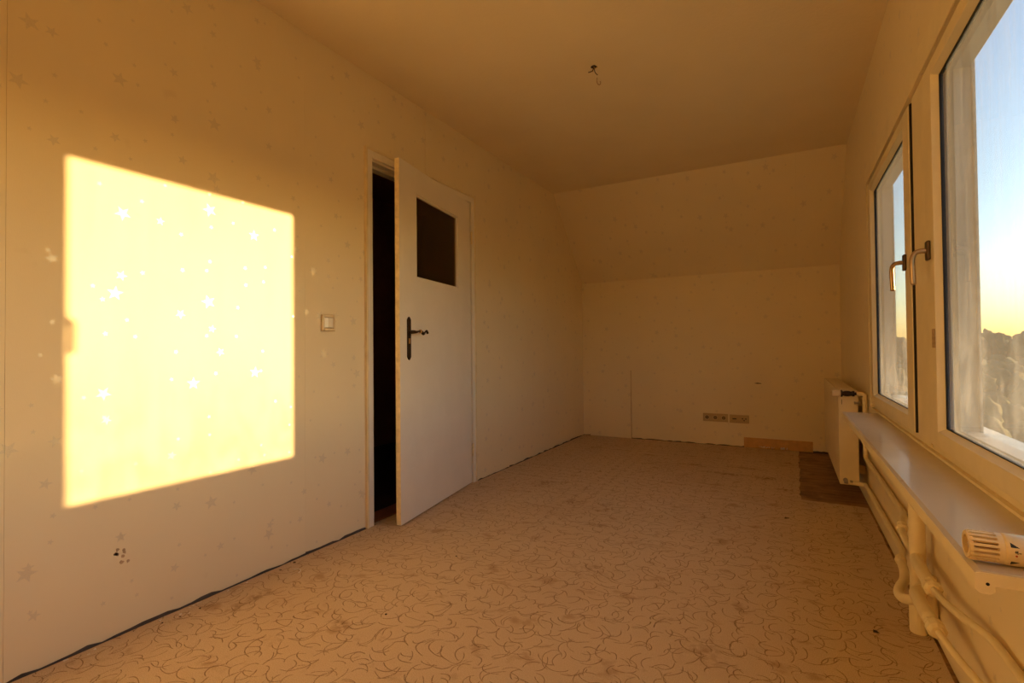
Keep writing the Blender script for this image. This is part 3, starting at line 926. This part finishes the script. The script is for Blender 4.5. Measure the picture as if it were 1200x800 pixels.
def on_dial(name, mat, x0, polys, ang0):
    """flat print wrapped on the ring; polys in (x, arc) metres"""
    bm = bmesh.new()
    for poly in polys:
        vs = []
        for px_, s in poly:
            a = ang0 + s / (R0 * 1.03)
            vs.append(bm.verts.new((x0 + px_, -math.cos(a) * (R0 * 1.03 + .0004), math.sin(a) * (R0 * 1.03 + .0004))))
        bm.faces.new(vs)
    return link(name, bm, mat, dial)
on_dial('wedge_print', M['black'], 0.013, [[(0, 0.0), (0.0, 0.008), (0.011, 0.0)]], 0.42)
on_dial('wedge_print', M['black'], 0.013, [[(0, 0.0), (0.0, -0.008), (0.011, -0.001)]], -0.50)
on_dial('wedge_print', M['black'], 0.030, [[(0, 0.0), (0.006, 0.007), (0.006, 0.0)]], 0.42)
on_dial('wedge_print', M['black'], 0.030, [[(0, 0.0), (0.006, -0.007), (0.006, 0.0)]], -0.50)
on_dial('figure_print', M['black'], 0.017, [[(0, .002), (0, .0032), (.004, .0034), (.004, .0022)], [(0.001, .001), (.001, .005), (.0022, .005), (.0022, .001)], [(.003, .0), (.003, .005), (.0042, .0052), (.0042, 0)],
                                           [(0.005, .001), (.005, .0022), (.008, .0022), (.008, .001)]], 0.05)
on_dial('dot_print', M['red'], 0.017, [[(.002 + .0016 * math.cos(k * PI / 4), .0016 * math.sin(k * PI / 4)) for k in range(8)]], -0.08)

# ------------------------------------------------------------ light switch
yc, zc = 1.781, 1.122
sw = empty('light_switch', (XL, yc, zc), 'square ivory light switch on the left wall beside the door frame', 'switch')
bm = bmesh.new()
a, b = 0.041, 0.027
box(bm, 0, 0.012, -a, -b, -a, a); box(bm, 0, 0.012, b, a, -a, a); box(bm, 0, 0.012, -b, b, -a, -b); box(bm, 0, 0.012, -b, b, b, a)
bmesh.ops.remove_doubles(bm, verts=bm.verts, dist=1e-5)
link('cover_frame', bm, M['plastic'], sw, bevel=0.003)
bm = bmesh.new()
prism(bm, [(-0.0250, 0), (-0.0250, 0.005), (-0.004, 0.0125), (0.0250, 0.0135), (0.0250, 0)], lambda p, q, t: (q, p, t), -0.0250, 0.0250)
link('shadow_gap', boxes((0.0005, 0.002, -b, b, -b, b)), M['iron'], sw)
link('rocker', bm, simple('glossy_ivory', (0.85, 0.80, 0.68), 0.12, var=0.02, spec=0.8), sw, bevel=0.001)

# ------------------------------------------------------------ sockets on the end wall
def socket_bar(label, x0, x1, zc, n, kinds):
    s = empty('socket_bar', ((x0 + x1) / 2, YB, zc), label, 'socket', 'power sockets on the end wall')
    W = (x1 - x0); h = 0.040
    link('cover_plate', boxes((-W / 2, W / 2, -0.009, 0, -h, h)), M['brownplastic'], s, bevel=0.003)
    for i in range(n):
        cx = -W / 2 + W * (i + .5) / n
        if kinds[i] == 's':
            bm = bmesh.new()
            ringmesh(bm, (cx, -0.009, 0), (0, -1, 0), 0.0225, 0.0195, 0.002, 24)
            o = link('socket_ring', bm, M['plastic'], s)
            bm = bmesh.new()
            lathe(bm, (cx, -0.0088, 0), (0, -1, 0), [(0, .0194), (.0006, .0194)], 24)
            w_ = link('socket_well', bm, simple('shadowed_socket_plastic', (0.20, 0.14, 0.07), 0.5), s)
            bm = bmesh.new()
            for dx in (-.0095, .0095):
                lathe(bm, (cx + dx, -0.0095, 0), (0, -1, 0), [(0, .003), (.0004, .003)], 10)
            link('pin_hole', bm, M['black'], w_)
        else:
            bm = bmesh.new()
            if kinds[i] == 'a':
                box(bm, cx - 0.018, cx + 0.018, -0.0098, -0.009, -0.005, 0.006)
            else:
                for dx, dz in ((-.015, .004), (.015, .004), (0, -.012)):
                    lathe(bm, (cx + dx, -0.009, dz), (0, -1, 0), [(0, .0065), (.001, .0065)], 12)
            link('aerial_hole', bm, M['black'], s)
socket_bar('left bar of three power sockets low on the end wall', -0.762, -0.529, 0.279, 3, 'sss')
socket_bar('right bar with aerial and data outlets low on the end wall, beside the orange board', -0.513, -0.340, 0.276, 2, 'ad')

# ------------------------------------------------------------ ceiling wiring remains
cr = empty('ceiling_wire_stub', (-0.914, 2.635, HC), 'bare wire stubs sticking out of a dark hole in the ceiling', 'wire')
bm = bmesh.new()
pts = [((0.016 + random.uniform(-.004, .004)) * math.cos(k * PI / 6), (0.016 + random.uniform(-.004, .004)) * math.sin(k * PI / 6)) for k in range(12)]
prism(bm, pts, lambda p, q, t: (p, q, t), -0.0015, 0.0)
link('hole_edge', bm, M['crumb'], cr)
for k, (dx, dy, dz) in enumerate([(-.03, -.01, -.03), (.025, -.02, -.02), (.01, .03, -.035), (-.015, .02, -.015)]):
    bm = bmesh.new()
    tube(bm, smooth_path([(0, 0, 0.0), (dx * .3, dy * .3, dz * .8), (dx, dy, dz)], 4), 0.0022, 8)
    link('wire', bm, M['brass'] if k % 2 else M['crumb'], cr, smooth=True)
bm = bmesh.new()
tube(bm, smooth_path([(0, 0, 0), (0, 0, -.022), (.004, .006, -.034), (.012, .010, -.038), (.018, .008, -.030), (.017, .004, -.022)], 5), 0.003, 8)
hk = link('ceiling_hook', bm, M['torn'], smooth=True)
hk.location = (-0.938, 2.755, HC)
tag(hk, 'small hook screwed into the ceiling next to the wire stubs', 'hook')

# ------------------------------------------------------------ crumbs on the floor
def crumb(name, label, cat, x, y, s, mat, grp=None, z=0.0075):
    bm = bmesh.new()
    vs = [bm.verts.new((random.uniform(-s, s), random.uniform(-s, s), random.uniform(0, s * .6))) for _ in range(9)]
    bmesh.ops.convex_hull(bm, input=vs)
    bmesh.ops.delete(bm, geom=[v for v in bm.verts if not v.link_faces], context='VERTS')
    lo_ = min(v.co.z for v in bm.verts)
    for v in bm.verts:
        v.co.z -= lo_
    o = link(name, bm, mat)
    o.location = (x, y, z - 0.0005)
    tag(o, label, cat, grp)
    return o
for lbl, x, y, s in [('dark crumb on the carpet just in front of the open door', -1.776 + .06, 2.432, 0.006), ('black crumb on the carpet right of the middle, near the bare floor', -0.02, 3.249, 0.013),
                     ('tiny dark crumb in the middle of the carpet', -1.383, 1.958, 0.006), ('dark crumb in the foreground centre of the carpet', -1.314, 1.408, 0.006),
                     ('dark crumb on the carpet left of the riser pipe foot', 0.25, 2.105, 0.011)]:
    crumb('floor_crumb', lbl, 'crumb', x, y, s, M['crumb'])
bm = bmesh.new()
tube(bm, smooth_path([(-.03, .0, .002), (-.01, .012, .004), (.012, .008, .003), (.02, -.012, .002)], 4), 0.002, 6)
cw = link('thread_scrap', bm, M['chip'], smooth=True)
cw.location = (-1.915, 1.50, 0.0075)
tag(cw, 'curled white thread scrap on the carpet beside the left wall', 'thread')
for i in range(26):
    y = random.choice([random.uniform(0.9, 1.5), random.uniform(1.0, 1.15), random.uniform(1.4, 2.0), random.uniform(0.7, 1.0)])
    crumb('plaster_crumb', 'pale plaster crumb along the foot of the left wall', 'crumb', XL + 0.022 + random.random() ** 2 * 0.05, y, random.uniform(0.003, 0.008), M['chip'] if i % 3 else M['crumb'], 'plaster crumbs along the left wall')

# ------------------------------------------------------------ outdoors
gz = -8.5
gnd = struct('ground', boxes((-900, 2600, -400, 3200, gz - 1, gz)), M['field'], 'green meadow and fields far below outside the windows')
def crown_mesh(seed, mat):
    bm = bmesh.new()
    rnd = random.Random(seed)
    for k in range(7):
        a = rnd.uniform(0, 2 * PI)
        d = rnd.uniform(0, 0.55)
        sr = rnd.uniform(0.42, 0.7)
        mtx = Matrix.Translation((d * math.cos(a), d * math.sin(a), rnd.uniform(-0.3, 0.45))) @ Matrix.Scale(sr, 4)
        bmesh.ops.create_icosphere(bm, subdivisions=3, radius=1.0, matrix=mtx)
    for v in bm.verts:
        n_ = noise.noise(v.co * 3.1 + Vector((seed, 0, 0)))
        v.co += v.co.normalized() * (n_ * 0.35 + noise.noise(v.co * 11.0) * 0.16)
    me = bpy.data.meshes.new('crown')
    bm.to_mesh(me); bm.free()
    me.materials.append(mat)
    for f in me.polygons:
        f.use_smooth = True
    return me
crowns = [crown_mesh(i, M['crown'] if i % 2 else M['crown2']) for i in range(4)]
bm = bmesh.new()
lathe(bm, (0, 0, 0), (0, 0, 1), [(0, .12), (.2, .085), (1, .05)], 8)
tm = bpy.data.meshes.new('trunk')
bm.to_mesh(tm); bm.free(); tm.materials.append(M['bark'])
def tree(x, y, h, wd, ci, label, grp):
    e = empty('tree', (x, y, gz), label, 'tree', grp)
    t = bpy.data.objects.new('trunk', tm); COL.objects.link(t); t.parent = e
    t.scale = (h * .25, h * .25, h * 0.55)
    c = bpy.data.objects.new('crown', crowns[ci]); COL.objects.link(c); c.parent = e
    c.location = (0, 0, h * 0.50); c.scale = (wd, wd, h * 0.46)
    c.rotation_euler = (0, 0, random.uniform(0, 6))
rt = random.Random(3)
spots = []
def free(x, y, r):
    if any((x - a) ** 2 + (y - b) ** 2 < (1.15 * (r + c)) ** 2 for a, b, c in spots):
        return False
    spots.append((x, y, r))
    return True
for i in range(400):     # far tree line closing the horizon, in staggered rows
    d = rt.choice([285, 305, 325, 345]) + rt.uniform(-4, 4)
    a = rt.uniform(0.03, 0.45)
    h = rt.uniform(12.5, 17)
    w = h * rt.uniform(.30, .40)
    if len(spots) < 46 and free(d * math.sin(a), d * math.cos(a), w * 1.2):
        tree(d * math.sin(a), d * math.cos(a), h, w, i % 4, 'distant hazy tree in the tree line on the horizon', 'trees in the far tree line')
n0 = len(spots)
for i in range(900):     # nearer trees and bushes seen from above
    d = 42 * (240 / 42) ** rt.random()
    a = rt.uniform(0.08, 0.38)
    h = rt.uniform(3.2, 6.8)
    w = h * rt.uniform(.38, .5)
    if len(spots) < n0 + 75 and free(d * math.sin(a), d * math.cos(a), w * 1.2):
        tree(d * math.sin(a), d * math.cos(a), h, w, i % 4, 'green tree on the meadow below the windows, blurred by the dirty glass', 'trees on the meadow')
